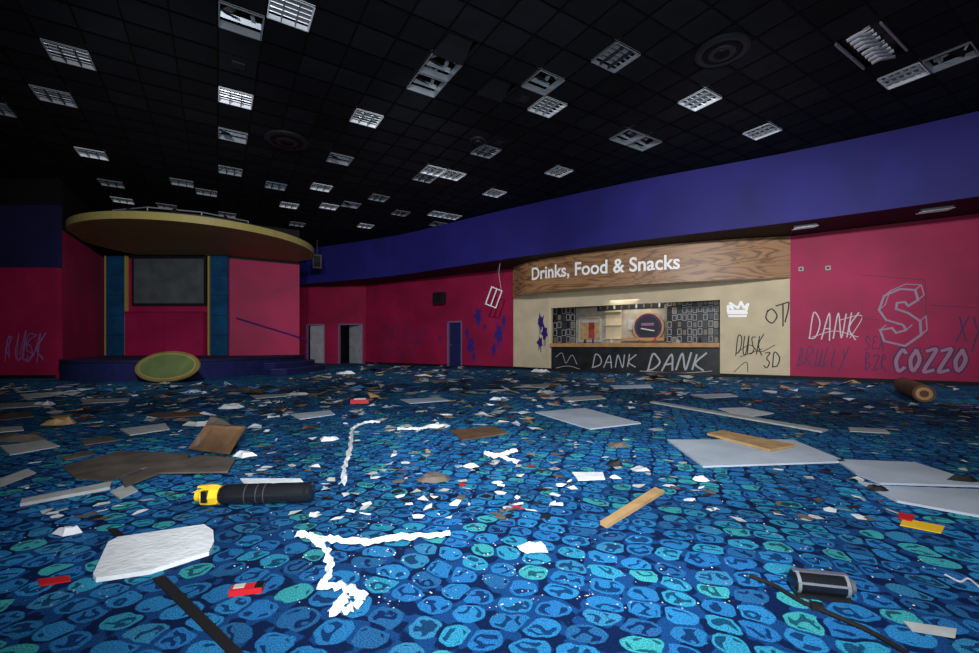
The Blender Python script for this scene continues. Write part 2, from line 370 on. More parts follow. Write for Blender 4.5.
def lightfix(i,j,typ):
    mb=MB(); mb.rz=ang
    R=Matrix.Rotation(ang,3,'Z')
    c=P3(i,j,.5,.5,CEIL)
    def bx(x,y,z,dx,dy,dz,m,rx=0,rw=0):
        M=R@Matrix.Rotation(rw,3,'Z')@Matrix.Rotation(rx,3,'X'); q=c+R@Vector((x,y,z)); mb.box(q,(dx,dy,dz),m,M)
    h=T/2-0.02
    if typ in 'wg':
        lm=LOUV if typ=='w' else LOUV2
        for s in (-1,1):
            bx(s*h,0,0.03,0.02,2*h,0.07,lm); bx(0,s*h,0.03,2*h,0.02,0.07,lm)
        bx(0,0,0.13,2*h,2*h,0.01,LOUV2)
        for k in (-2,-1,0,1,2):
            bx(0,k*0.105,0.06,2*h,0.05,0.012,lm if k%2==0 else SILV,0.5)
        for k in (-1,1): bx(k*.1,0,0.02,0.012,2*h,0.05,DARK if typ=='g' else LOUV2)
        return mb.obj('ceiling_light')
    if typ=='o':
        for s in (-1,1):
            bx(s*h,0,0.05,0.02,2*h,0.12,LOUV2); bx(0,s*h,0.05,2*h,0.02,0.12,LOUV2)
        bx(-0.1,0.05,0.26,0.13,2*h,0.05,SILV,0.2,.3); bx(0.14,-0.03,0.2,0.06,2*h,0.04,LOUV2,-0.15,-.2)
        bx(0.0,0.18,0.14,2*h,0.03,0.08,LOUV2,0.5)
        bx(0.05,-0.18,0.13,1.6*h,0.03,0.03,WHITE,0.2,.4)
        bx(-.15,-.1,.0,.2,.25,.012,TIL[1],.6,.3)
        return mb.obj('open_ceiling_hatch')
    if typ=='s':
        for s in (-1,1): bx(0,s*h,0.0,2*h,0.03,0.05,LOUV2)
        bx(0,0,.12,2*h,2*h,.01,DARK)
        for k in range(8):
            x=(-h+2*h*(k+.5)/8); bx(x,0,.0,.06,.30,.03,LOUV2 if k%2 else LOUV,0.25*((k%2)*2-1),.15)
        return mb.obj('foil_duct')
    if typ=='d':
        for s in (-1,1): bx(s*h,0,0.03,0.015,2*h,0.06,TIL[1])
        bx(0,.1,.1,2*h,.5,.012,TIL[1],-.5)
        return mb.obj('displaced_ceiling_tile')
    if typ=='b':
        bx(0,0,0.03,2*h,2*h,0.04,TIL[1]); bx(0,0,0.0,0.2,0.2,0.03,BULB)
        return mb.obj('ceiling_vent')
for (i,j),t in fx.items(): lightfix(i,j,t)
for (u,v,r) in ((722,50,0.42),(287,140,0.5),(478,140,0.2)):
    x,y=C(u,v); mb=MB()
    for k in range(4):
        rr=r*(1-k*0.23)
        mb.rev((x,y,CEIL-0.002),(x,y,CEIL-0.05-0.012*k),[(0,rr),(0.7,rr),(1,rr*0.9)],BULB if k%2==0 else TBAR,28)
    mb.obj('round_air_diffuser')
for u,v,w in ((935,209,.55),(805,226,.5),(1000,203,.5)):
    x,y=C(u,v,SOF); mb=MB(); mb.rz=-.6; mb.box((x,y,SOF-0.02),(w,0.35,0.035),LOUV2,rz=-0.6)
    for k in (-1,0,1): mb.box((x+k*.02,y+k*.1,SOF-0.045),(w,0.03,0.015),LOUV,rz=-0.6)
    mb.obj('soffit_light')
# ------------------------------------------------------------ sign
sp=cat([Vector((0.96,17.9,0)),Vector((1.55,16.6,0)),Vector((2.9,15.35,0)),Vector((5.15,14.05,0)),Vector((7.0,13.22,0)),Vector((8.80,12.72,0))],14)
SB,ST=2.97,4.19
mb=MB()
cum=[0]
for a,b in zip(sp[:-1],sp[1:]): cum.append(cum[-1]+(b-a).length)
for a,b in zip(sp[:-1],sp[1:]):
    o=Vector((0.03,0.06,0))
    mb.hexa([(a.x,a.y,SB),(b.x,b.y,SB),(b.x+o.x,b.y+o.y,SB),(a.x+o.x,a.y+o.y,SB),(a.x,a.y,ST),(b.x,b.y,ST),(b.x+o.x,b.y+o.y,ST),(a.x+o.x,a.y+o.y,ST)],WOODS)
wood=mb.obj('kiosk_sign_board')
mb=MB()
pl=[(p.x+.08,p.y+.12) for p in sp[4:-2]]+[(2.25,16.82)]
mb.prism(pl,SB+0.01,SB+0.06,BEIGE); mb.obj('ceiling_kiosk_canopy')
def onsign(s,off):
    s=max(0,min(cum[-1]-1e-4,s))
    for i in range(len(cum)-1):
        if cum[i]<=s<=cum[i+1]:
            t=(s-cum[i])/(cum[i+1]-cum[i]); p=sp[i].lerp(sp[i+1],t); d=(sp[i+1]-sp[i]).normalized()
            n=Vector((d.y,-d.x,0)); 
            if n.y>0: n=-n
            return p+n*off
def signs(u):
    k=(u-CX)/F; best=0;bd=9
    for i,p in enumerate(sp):
        dd=abs(p.x/p.y-k)
        if dd<bd: bd=dd;best=i
    return cum[best],sp[best]
cu=bpy.data.curves.new('t','FONT'); cu.body='Drinks, Food & Snacks'; cu.size=0.7; cu.offset=0.013; cu.extrude=0.0
to=bpy.data.objects.new('t',cu); sc.collection.objects.link(to); bpy.context.view_layer.update()
dg=bpy.context.evaluated_depsgraph_get(); me=bpy.data.meshes.new_from_object(to.evaluated_get(dg))
bpy.data.objects.remove(to)
s0,p0=signs(532); s1,p1=signs(682)
xs=[v.co.x for v in me.vertices]; W=max(xs)-min(xs); x0=min(xs)
z0=CH-(280-HY)/F*p0.y; z1=CH-(268.5-HY)/F*p1.y
import bmesh
bm=bmesh.new(); bm.from_mesh(me); bmesh.ops.triangulate(bm,faces=bm.faces)
bmesh.ops.subdivide_edges(bm,edges=[e for e in bm.edges if e.calc_length()>0.25],cuts=2)
for v in bm.verts:
    t=(v.co.x-x0)/W; q=onsign(s0+(s1-s0)*t,0.02); zz=z0+(z1-z0)*t+v.co.y*0.93
    v.co=Vector((q.x,q.y,zz))
bm.to_mesh(me); bm.free()
TXT=mat('sign_white',(0.98,0.98,0.98),0.5)
me.materials.clear(); me.materials.append(TXT)
o=bpy.data.objects.new('lettering',me); sc.collection.objects.link(o); o.parent=wood
bpy.context.view_layer.update(); o.matrix_parent_inverse=wood.matrix_world.inverted()
# ------------------------------------------------------------ kiosk interior
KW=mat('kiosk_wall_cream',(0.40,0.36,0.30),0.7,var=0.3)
kb=fK.off(-1.9)
mb=MB(); fbox(mb,kb,-0.6,fK.L+0.2,-0.1,0,0,2.75,KW); mb.obj('wall_kiosk_back')
mb=MB(); fbox(mb,fK,sR-0.9,sR-0.8,-1.9,-0.15,0,2.75,KW); mb.obj('wall_kiosk_side')
mb=MB(); fbox(mb,fK,-0.6,fK.L+0.2,-1.9,-0.15,2.65,2.75,KW); mb.obj('ceiling_kiosk')
mb=MB(); fbox(mb,fK,sR+.01,sL-.01,-0.30,-0.02,0.0,0.93,BLKF); fbox(mb,fK,sR+.01,sL-.01,-0.55,-0.01,0.93,1.07,BROWNW); fbox(mb,fK,sR+.01,sL-.01,0.0,0.14,0.93,1.07,BROWNW)
fbox(mb,fK,sR+.01,sL-.01,-0.02,0.02,0,0.08,DARK); 
for k in range(1,6): 
    s=sR+(sL-sR)*k/6; fbox(mb,fK,s-.01,s+.01,-0.02,-0.008,0.08,.93,DARK)
bar=mb.obj('bar_counter')
fKf=fK.off(-0.01)
def child(o,par,nm):
    o.name=nm; bpy.context.view_layer.update(); o.parent=par; o.matrix_parent_inverse=par.matrix_world.inverted()
SPW2=mat('spray_white_thin',(0.40,0.41,0.44),0.6)
child(tag('g',fKf,'DANK',592,355,638,367,0.04,SPW2,jit=.05),bar,'spray_lettering_1')
child(tag('g',fKf,'DANK',646,354,706,370,0.055,SPW2,jit=.05,slant=.3),bar,'spray_lettering_2')
child(scrib('g',fKf,[[(556,357),(562,353),(566,363),(572,355),(577,364)],[(556,368),(568,366),(580,369)],[(640,371),(680,373),(712,371)]],0.02,SPW2),bar,'spray_scribble')
MT=[mat('mosaic_%d'%i,c,0.3,spec=0.5) for i,c in enumerate([(0.01,0.01,0.012),(0.30,0.30,0.31),(0.015,0.02,0.04),(0.18,0.14,0.08),(0.03,0.03,0.035)])]
def mosaic(u0,u1,z0,z1,off):
    fr=fK.off(off); a=fr.hit(u0,345)[0]; b=fr.hit(u1,345)[0]; a,b=min(a,b),max(a,b)
    mb=MB(); fbox(mb,fr,a,b,-0.08,0,z0,z1,DARK)
    nx=max(4,int((b-a)/0.16)); nz=int((z1-z0)/0.25)
    for i in range(nx):
        for j in range(nz):
            m=MT[random.choice([0,2,4,1,3,4,0,4])]
            x=a+(b-a)*i/nx; z=z0+(z1-z0)*j/nz; off2=0.5 if i%2 else 0; w=(b-a)/nx; h=(z1-z0)/nz-.06
            fbox(mb,fr,x+.012,x+w-.012,0,0.006,z+off2*.06,z+h+.02+off2*.06,MT[1] if random.random()<.6 else MT[4])
            fbox(mb,fr,x+.035,x+w-.035,0.006,0.012,z+.025+off2*.06,z+h-.005+off2*.06,m if m!=MT[1] else MT[0])
    mb.obj('mosaic_tile_panel')
mosaic(667,719,1.07,2.62,-0.95); mosaic(553,575,1.07,2.55,-0.95)
def kfb(name,u0,u1,v0,v1,off,th,m,extra=None):
    fr=fK.off(off); a,zt=fr.hit(u0,v0); b,_=fr.hit(u1,v0); _,zb=fr.hit(u0,v1); a,b=min(a,b),max(a,b)
    mb=MB(); fbox(mb,fr,a,b,0,th,zb,zt,m)
    if extra: extra(mb,fr,a,b,zb,zt,th)
    return mb.obj(name)
PINK=mat('reflected_poster',(0.30,0.05,0.04),.4,var=.5,vscale=5)
def pic(mb,fr,a,b,zb,zt,th):
    fbox(mb,fr,a+.08,b-.08,th,th+.01,zb+.08,zt-.08,WOODL)
    fbox(mb,fr,a+.3*(b-a),a+.55*(b-a),th+.01,th+.02,zb+.15,zt-.25,PINK); fbox(mb,fr,a+.12,b-.12,th+.01,th+.015,zt-.25,zt-.15,WHITE2)
def shelf(mb,fr,a,b,zb,zt,th):
    for k in range(3):
        z=zb+(zt-zb)*(k+.5)/3; fbox(mb,fr,a,b,th,th+.15,z,z+.03,BEIGE)
kfb('framed_mirror',579,602,317,342,-1.85,0.05,WHITE2,pic)
kfb('back_bar_pillar',606,622,306,346,-1.85,0.06,BEIGE,shelf)
kfb('white_menu_panel',628,664,320,330,-1.85,0.03,WHITE2)
kfb('back_bar_shelf',624,666,338,341,-1.85,0.35,BROWNW)
def grille(mb,fr,a,b,zb,zt,th):
    for k in range(9):
        s=a+(b-a)*(k+.5)/9; fbox(mb,fr,s-.03,s+.03,th,th+.03,zb+.03,zt-.03,WHITE2 if k%3==0 else GREYBR)
kfb('overhead_glass_rack',598,664,304,311,-1.0,0.1,DARK,grille)
mb=MB(); fr=fK.off(-.3)
for u,h,rr,m in ((585,.16,.05,DARK),(593,.22,.035,SPBL),(611,.14,.06,WHITE2),(640,.10,.09,GREYBR),(655,.18,.04,RED),(678,.12,.07,WHITE2),(700,.2,.035,DARK)):
    s=fr.hit(u,345)[0]; p=fr.pt(s,0,1.072); mb.rz=math.atan2(fr.d.y,fr.d.x)
    mb.rev(p,p+Vector((0,0,h)),[(0,rr*.9),(.1,rr),(.65,rr),(.8,rr*.5),(1,rr*.45)],m,12)
mb.obj('bottles_and_cups_on_counter')
fr=fK.off(-1.6); a,z=fr.hit(648,327); c=fr.pt(a,0,z); n3=Vector((fr.n.x,fr.n.y,0))
mb=MB(); mb.rz=math.atan2(fK.d.y,fK.d.x); mb.rev(c-n3*.15,c+n3*.02,[(0,.58),(.9,.58),(1,.54)],WOODL,36); mb.rev(c+n3*.005,c+n3*.04,[(0,.5),(1,.5)],SPP,36); mb.rev(c+n3*.03,c+n3*.05,[(0,.42),(1,.42)],GLASSM,36)
mb.box(c+n3*.06+Vector((0,0,-.1)),(.5,.01,.04),SPW,M=Matrix.Rotation(-.56,3,'Z')@Matrix.Rotation(.2,3,'Y')); mb.box(c+n3*.06+Vector((0,0,.1)),(.45,.01,.1),FRAMEP,M=Matrix.Rotation(-.56,3,'Z')); mb.obj('round_wall_mirror')
# ------------------------------------------------------------ doors
def door(name,fr,h,leafm,leafang,hinge=0):
    mb=MB(); s0,s1,z0,z1=h; w=0.07; s0+=.002; s1-=.002; z1-=.002
    fbox(mb,fr,s0,s0+w,-0.14,0.0,0,z1,FRAMEP); fbox(mb,fr,s1-w,s1,-0.14,0.0,0,z1,FRAMEP); fbox(mb,fr,s0,s1,-0.14,0.0,z1-w,z1,FRAMEP)
    L=(s1-s0-2*w); hx=s0+w if hinge==0 else s1-w; sg=1 if hinge==0 else -1
    d=Vector((math.cos(leafang)*sg,-math.sin(leafang)))
    p0=(hx,-0.06); p1=(hx+d.x*L,-0.06+d.y*L); nn=(0.0,-0.04) if abs(d.x)>.5 else (0.04*sg,0)
    mb.hexa([fr.pt(*q) for q in [(p0[0],p0[1],.01),(p1[0],p1[1],.01),(p1[0]+nn[0],p1[1]+nn[1],.01),(p0[0]+nn[0],p0[1]+nn[1],.01),(p0[0],p0[1],z1-w),(p1[0],p1[1],z1-w),(p1[0]+nn[0],p1[1]+nn[1],z1-w),(p0[0]+nn[0],p0[1]+nn[1],z1-w)]],leafm)
    q=Vector(p0).lerp(Vector(p1),.88); mb.cyl(fr.pt(q.x,q.y,1.0),fr.pt(q.x,q.y+.07,1.0),.025,SILV,8)
    mb.obj(name)
    mb=MB()  # black box behind the doorway stands in for the darkness beyond
    fbox(mb,fr,s0-.1,s1+.1,-1.65,-1.6,0,z1+.1,BLACK)
    fbox(mb,fr,s0-.12,s0-.1,-1.6,-.16,0,z1+.1,BLACK); fbox(mb,fr,s1+.1,s1+.12,-1.6,-.16,0,z1+.1,BLACK); fbox(mb,fr,s0-.1,s1+.1,-1.6,-.16,z1+.08,z1+.1,BLACK)
    mb.obj('door_dark_backing')
door('door_1',fB,d1,DOORW,0.2,0); door('door_2',fB,d2,DOORW,0.55,0); door('door_3',fBR,d3,DOORB,0.05,0)
# ------------------------------------------------------------ stage
SH=0.57
spl=[(-12.85,13.05),(-12.3,12.45),(-11.6,12.0),(-10.9,11.8),(-10.0,11.85),(-9.1,12.3),(-8.3,13.2),(-7.75,14.6),(-7.5,16.3),(-7.7,18.0),(-8.25,18.9)]
sps=[(p.x,p.y) for p in cat([Vector((*p,0)) for p in spl],5)]
mb=MB(); mb.prism(sps+[(-8.35,18.88),(-10.52,17.5),(-15.4,17.5),(-12.95,13.3)],0,SH,STG)
mb.prism([(x*1.0+ (0.03 if x>-10 else 0),y-0.03) for x,y in sps]+[(-8.6,18.7),(-12.8,13.3)],SH-0.06,SH+.01,NAVY,STG)
mb.obj('stage_platform')
NOSE=mat('step_nosing',(0.03,0.05,0.22),0.5)
mb=MB()
for k,(o,h) in enumerate(((0.9,0.19),(0.45,0.38))):
    arc=[(-7.75,14.6),(-7.5,16.3),(-7.7,18.0),(-8.2,18.85)]
    ct=[(p.x,p.y) for p in cat([Vector((*p,0)) for p in arc],6)]
    out=[(x+o*(0.6 if i==0 else 1)*1.0,y-(o*0.3 if i<6 else 0)) for i,(x,y) in enumerate(ct)]
    mb.prism(out+[(x+.04,y) for x,y in ct[::-1]],0,h,STG); mb.prism(out+[(x-.04,y) for x,y in out[::-1]],h-.005,h+.012,NOSE)
mb.obj('stage_steps')
cc=Vector((-10.5,16.1)); R=3.72
arc=[(cc.x+R*math.cos(math.radians(a)),cc.y+R*math.sin(math.radians(a))) for a in range(34,-203,-4)]
arc=[p for p in arc if p[1]<17.5 or p[0]>-9]
def clipx(p):
    x,y=p
    xl=-13.0+(y-13.2)*(-15.57+13.0)/(17.6-13.2)+0.02
    return (max(x,xl),y) if y>13.2 else p
arc=[clipx(p) for p in arc]
body=arc+[(-13.9,17.5),(-10.52,17.5),(-8.4,18.8)]
mb=MB(); mb.prism(body,4.6,4.82,OLIVR,OLIVE)
mb.poly([(p[0]*0.97+cc.x*.03,p[1]*.97+cc.y*.03,4.595) for p in body],OLIVE)
mb.prism([(cc.x+(p[0]-cc.x)*.9,cc.y+(p[1]-cc.y)*.9) for p in body],4.82,4.95,DARK)
cano=mb.obj('stage_canopy')
mb=MB(); z=5.15
pts=[(-11.6,13.4,z),(-10.3,13.1,z),(-9.0,13.6,z),(-8.1,14.6,z)]
mb.tube(pts,.02,LOUV2)
for p in pts: mb.cyl((p[0],p[1],4.94),p,.018,LOUV2,6)
for k in range(3):
    p=Vector(pts[k]).lerp(Vector(pts[k+1]),.5); mb.cyl(p,p-Vector((0,.12,.14)),.06,DARK,10)
child(mb.obj('g'),cano,'lighting_rail')
def sbox(u0,u1,v0,v1,o0,o1,m,zmin=None):
    a,zt=fSB.hit(u0,v0); b,_=fSB.hit(u1,v0); _,zb=fSB.hit(u0,v1); a,b=min(a,b),max(a,b)
    if zmin is not None: zb=zmin
    zt=min(zt,4.58)
    mb=MB(); fbox(mb,fSB,a,b,o0,o1,zb,zt,m); return mb,a,b,zb,zt
def panel(u0,u1,yu):
    mb,a,b,zb,zt=sbox(u0,u1,243,355,0.005,0.12,TEALP,SH+.012)
    for k in range(1,5): 
        z=zb+(zt-zb)*k/5; fbox(mb,fSB,a,b,0.12,0.125,z,z+.015,DARK)
    for u in yu:
        s=fSB.hit(u,300)[0]; fbox(mb,fSB,s-.025,s+.025,0.005,0.14,zb,zt,YEL)
    mb.obj('stage_blue_panel')
panel(107.5,127,(128,108)); panel(212,229,(210.5,))
mb,a,b,zb,zt=sbox(134,208,257,306,0.02,0.12,DARK)
fbox(mb,fSB,a+.1,b-.1,0.12,0.13,zb+.1,zt-.1,GREY); fbox(mb,fSB,a+1,b-1,0.006,.02,zb+.4,zt-.4,DARK); mb.obj('projection_screen')
mb,a,b,zb,zt=sbox(130,208,248,256,0.006,0.25,NAVY); mb.obj('stage_bay_header')
mb,a,b,zb,zt=sbox(131,208,312,355,0.006,0.3,MAG,SH+.012)
fbox(mb,fSB,a,b,0.3,0.33,zt-.06,zt,MAGD); fbox(mb,fSB,(a+b)/2-.01,(a+b)/2+.01,.3,.31,zb,zt-.06,MAGD); mb.obj('stage_bay_dwarf_panel')
mb=MB()
h0=fSR.hit(236,318); h1=fSR.hit(298,337)
pts=[fSR.pt(h0[0],.1,h0[1]),fSR.pt(h1[0],.1,h1[1]),Vector((-7.6,18.2,1.15)),Vector((-7.55,18.0,0.4))]
mb.tube(pts,.028,SPBL,8)
for t in (.1,.5,.9):
    p=pts[0].lerp(pts[1],t); mb.cyl(p,p-Vector((fSR.n.x,fSR.n.y,0))*.1,.015,SILV,6)
mb.obj('stage_handrail')
mb=MB()
cx,cy=G(162,383); M=Matrix.Translation((cx,cy+0.2,0.42))@Matrix.Rotation(-0.12,4,'Z')@Matrix.Rotation(math.radians(62),4,'X')
def ell(rx,ry,z0,z1,m,k=40):
    i=len(mb.v); 
    for z in (z0,z1):
        for a in range(k):
            t=2*math.pi*a/k; mb.v.append(tuple(M@Vector((rx*math.cos(t),ry*math.sin(t),z))))
    km=mb.mi(m)
    mb.f.append(tuple(range(i+k-1,i-1,-1)));mb.m.append(km); mb.f.append(tuple(range(i+k,i+2*k)));mb.m.append(km)
    for a in range(k):
        b=(a+1)%k; mb.f.append((i+a,i+b,i+k+b,i+k+a)); mb.m.append(km)
OLG=mat('olive_green_face',(0.13,0.18,0.065),0.6,var=0.2)
RIMB=mat('brown_gold_rim',(0.24,0.17,0.06),0.5,var=.2)
ell(.93,.45,-.03,.03,RIMB); ell(.80,.35,.03,.04,OLG); ell(.84,.385,.03,.033,OLIVR)
mb.obj('oval_sign_board')
# ------------------------------------------------------------ wall items
mb=MB(); a,z=fBR.hit(443,299); fbox(mb,fBR,a-.3,a+.3,.15,.4,z-.25,z+.28,DARK); fbox(mb,fBR,a-.26,a+.26,.4,.41,z-.2,z+.24,BLKM); fbox(mb,fBR,a-.05,a+.05,0,.15,z-.05,z+.05,SILV); mb.obj('wall_television')
mb=MB(); x,y=-8.2,20.7
mb.rz=.4; mb.box((x,y,4.95),(.4,.35,.65),DARK,rz=.4); mb.box((x+.07,y-.2,4.95),(.28,.02,.5),BLACK,rz=.4); mb.cyl((x,y,5.25),(x,y,6.0),.03,DARK,8); mb.obj('hanging_loudspeaker')
mb=MB(); X,Y=0.16,16.9
c=Vector((X+.0,Y,2.85)); M=Matrix.Rotation(.35,3,'Y')@Matrix.Rotation(.3,3,'Z')
for dx,dz,w,h in ((-.22,0,.04,.7),(.22,0,.04,.7),(0,.35,.48,.04),(0,-.35,.48,.04),(0,0,.04,.66)):
    mb.box(c+M@Vector((dx,0,dz)),(w,.05,h),WHITE,M)
mb.tube([c+M@Vector((-.2,0,.35)),c+Vector((.1,0,.9)),c+Vector((.25,0,1.35))],.008,DARK,5)
mb.tube([c+M@Vector((.2,0,.35)),c+Vector((.2,0,.9)),c+Vector((.25,0,1.35))],.008,SPW,5)
mb.obj('dangling_light_frame')
for nm,fr,ls in (('paint_splatter',fBR,((478,316,.50),(471,345,.50),(467,332,.28),(499,334,.55),(504,320,.3),(494,349,.32),(474,356,.25),(485,326,.16),(440,338,.12))),('blue_spray_mark',fK2,((541,322,.40),(545,333,.38),(540,342,.3)))):
    mb=MB(); mb.rz=math.atan2(fr.d.y,fr.d.x)
    for (u,v,s) in ls:
        a,z=fr.hit(u,v); P=[]
        rs=[s*random.uniform(.45,.8)*(1.5 if k%5==0 else 1) for k in range(26)]
        for k in range(26):
            t=2*math.pi*k/26; P.append(fr.pt(a+rs[k]*math.cos(t)*.5,.008,z+rs[k]*math.sin(t)*1.05))
        cpt=fr.pt(a,.008,z)
        for k in range(26): mb.poly([cpt,P[k],P[(k+1)%26]],SPBL)
        for k in range(3):
            x=a+random.uniform(-.3,.3)*s; mb.poly([fr.pt(x-.018,.009,z),fr.pt(x+.018,.009,z),fr.pt(x+.01,.009,z-s*random.uniform(1,1.8)),fr.pt(x-.01,.009,z-s*1.3)],SPBL)
    mb.obj(nm)
for (u0,v0,u1,v1,tx) in ((383,325,400,338,'ZUE'),(403,330,428,344,'ROXC'),(372,332,388,344,'SX'),(385,343,420,356,'BUZ')):
    tag('graffiti_tag',fBR,tx,u0,v0,u1,v1,.04,SPP,jit=.12)
tag('graffiti_tag',fL,'RUSK',3,334,44,358,.022,mat('spray_bluegrey',(.20,.12,.34)),jit=.2,passes=2,slant=.4)
tag('graffiti_tag',fR,'DANK',808,314,858,338,.028,SPW,jit=.06,slant=.35,passes=1)
scrib('graffiti_tag',fR,[[(812,337),(835,331),(858,337)],[(840,320),(862,316),(850,338)]],.018,SPW)
tag('graffiti_tag',fR,'BRULLY',796,349,848,366,.024,SPP,jit=.12,slant=.4)
tag('graffiti_tag',fR,'COZZO',893,350,968,371,.13,SPP,jit=.03,slant=.25)
random.seed(11)
st=random.getstate()
tag('graffiti_tag',fR.off(.004),'COZZO',893,350,968,371,.075,SPG,jit=.02,slant=.25)
tag('graffiti_tag',fR,'SEX',864,337,886,350,.022,SPP,jit=.1); tag('graffiti_tag',fR,'BZR',864,354,888,370,.025,SPP,jit=.1)
tag('graffiti_tag',fR,'XY',955,318,985,342,.03,SPP,jit=.1)
S1=[(918,300),(915,290),(900,289),(884,296),(879,310),(886,320),(903,325),(906,330),(896,333),(892,328),(880,330),(884,341),(905,346),(921,335),(920,321),(908,313),(896,309),(897,303),(905,302),(908,306),(918,300)]
S2=[(x*1+6,y-5) for x,y in S1]
SPGR=mat('spray_silver',(0.30,0.21,0.31),0.5)
scrib('graffiti_tag',fR,[S1],.05,SPGR,1)
scrib('graffiti_tag',fR,[[S1[i],S2[i]] for i in (0,1,3,4,7,10,12,13,14)]+[S2[:5],S2[12:15]],.025,SPGR,1)
scrib('pencil_lines',fR,[[(862,275),(925,280),(927,335)],[(878,320),(862,318),(862,300)],[(930,305),(979,308)]],.012,SPP,1)
tag('graffiti_tag',fK,'DUSK',735,336,763,354,.028,SPB,jit=.1,slant=.3); tag('graffiti_tag',fK,'3D',763,352,781,367,.03,SPB,jit=.06)
scrib('graffiti_tag',fK,[[(768,310),(766,318),(772,323),(777,316),(772,309),(767,312)],[(776,306),(789,302)],[(783,304),(783,326)],[(785,322),(788,311),(789,303)]],.035,SPB)
scrib('graffiti_tag',fK,[[(738,352),(750,345),(760,352),(775,345)],[(740,357),(762,349)],[(734,372),(746,362),(748,372)]],.02,SPB)
scrib('graffiti_crown',fK,[[(728,313),(747,313)],[(728,306),(733,309),(730,303),(738,308),(741,302),(744,308),(748,304),(746,311),(728,311),(728,306)],[(729,316),(746,316)]],.07,TXT,1)
for (u,v) in ((801,269),(828,268)):
    a,z=fR.hit(u,v); mb=MB(); fbox(mb,fR,a-.06,a+.06,0.001,.02,z-.06,z+.06,WHITE2); fbox(mb,fR,a-.03,a+.03,.02,.03,z-.03,z+.03,SPP); mb.obj('socket_plate')
# ------------------------------------------------------------ floor items
foot=[]
def board(name,px,th,m,z=0.002,lift=None,mtop=None):
    mb=MB(); p=[G(*q) for q in px]
    foot.append((min(q[0] for q in p)-.03,max(q[0] for q in p)+.03,min(q[1] for q in p)-.03,max(q[1] for q in p)+.03))
    mb.prism(p,z,z+th,m,mtop)
    return mb.obj(name)
board('white_foam_board',[(93,579),(96,583),(150,575),(209,556),(214,546),(213,534),(204,528),(118,541),(108,546)],.02,WHITE)
board('rubber_cable_cover',[(108,531),(116,529),(127,538),(119,539)],.006,RUB)
board('rubber_cable_cover',[(152,580),(165,577),(244,655),(228,655)],.006,RUB)
board('grey_fallen_panel',[(667,441),(793,441),(846,463),(703,468)],.015,GRYB)
board('grey_fallen_panel',[(836,461),(915,464),(990,488),(880,485),(856,475)],.015,GRYB)
board('grey_fallen_panel',[(858,483),(885,488),(990,492),(990,520),(897,503)],.015,GRYB)
board('grey_fallen_panel',[(535,413),(585,409),(641,424),(590,430)],.015,GRYB)
board('wooden_board',[(707,437),(722,434),(796,449),(770,454)],.025,WOODL,z=.019)
board('white_card',[(718,409),(745,408),(774,414),(745,418)],.01,WHITE)
board('brown_door_mat',[(450,431),(495,427),(508,434),(462,441)],.012,BROWN)
board('wooden_plank',[(600,525),(607,529),(664,494),(655,490)],.02,WOODL)
board('long_trim_strip',[(650,403),(654,402),(828,431),(822,433)],.02,WHITE2)
board('wooden_plank',[(22,502),(20,507),(110,490),(112,484)],.02,WHITE2)
board('collapsed_brown_board',[(62,468),(120,452),(190,455),(185,463),(140,470),(110,482),(75,479)],.012,GREYBR)
board('collapsed_brown_board',[(120,482),(150,470),(200,458),(236,461),(228,475),(160,476),(125,490)],.012,GREYBR,z=.016)
mb=MB(); g=[G(188,452),G(228,458),G(222,446),G(196,444)]
mb.hexa([(g[0][0],g[0][1],.03),(g[1][0],g[1][1],.03),(g[1][0],g[1][1]+.03,.03),(g[0][0],g[0][1]+.03,.03),(g[0][0]+.1,g[0][1]+.1,.24),(g[1][0]-.02,g[1][1]+.3,.22),(g[1][0]-.02,g[1][1]+.33,.22),(g[0][0]+.1,g[0][1]+.13,.24)],BROWN)
mb.hexa([(g[0][0],g[0][1],.03),(g[3][0],g[3][1]+.1,.03),(g[3][0]+.03,g[3][1]+.1,.03),(g[0][0]+.03,g[0][1],.03),(g[0][0]+.1,g[0][1]+.1,.24),(g[3][0],g[3][1]+.2,.2),(g[3][0]+.03,g[3][1]+.2,.2),(g[0][0]+.13,g[0][1]+.1,.24)],GREYBR)
mb.hexa([(g[0][0]+.1,g[0][1]+.1,.24),(g[1][0]-.15,g[1][1]+.28,.24),(g[1][0]-.15,g[1][1]+.3,.24),(g[0][0]+.1,g[0][1]+.13,.24),(g[0][0]+.08,g[0][1]+.2,.30),(g[1][0]-.3,g[1][1]+.4,.27),(g[1][0]-.3,g[1][1]+.43,.27),(g[0][0]+.08,g[0][1]+.23,.30)],GREYBR)
for k in range(5):
    x=g[0][0]+.05+k*.07; y=g[0][1]+.02+k*.03
    mb.hexa([(x,y-.02,.03),(x+.05,y-.02,.03),(x+.05,y,.03),(x,y,.03),(x+.02,y+.02,.14+.03*(k%3)),(x+.04,y+.02,.13+.03*(k%2)),(x+.04,y+.04,.13+.03*(k%2)),(x+.02,y+.04,.14+.03*(k%3))],WOODL if k==2 else GREYBR)
mb.obj('broken_cardboard_box')
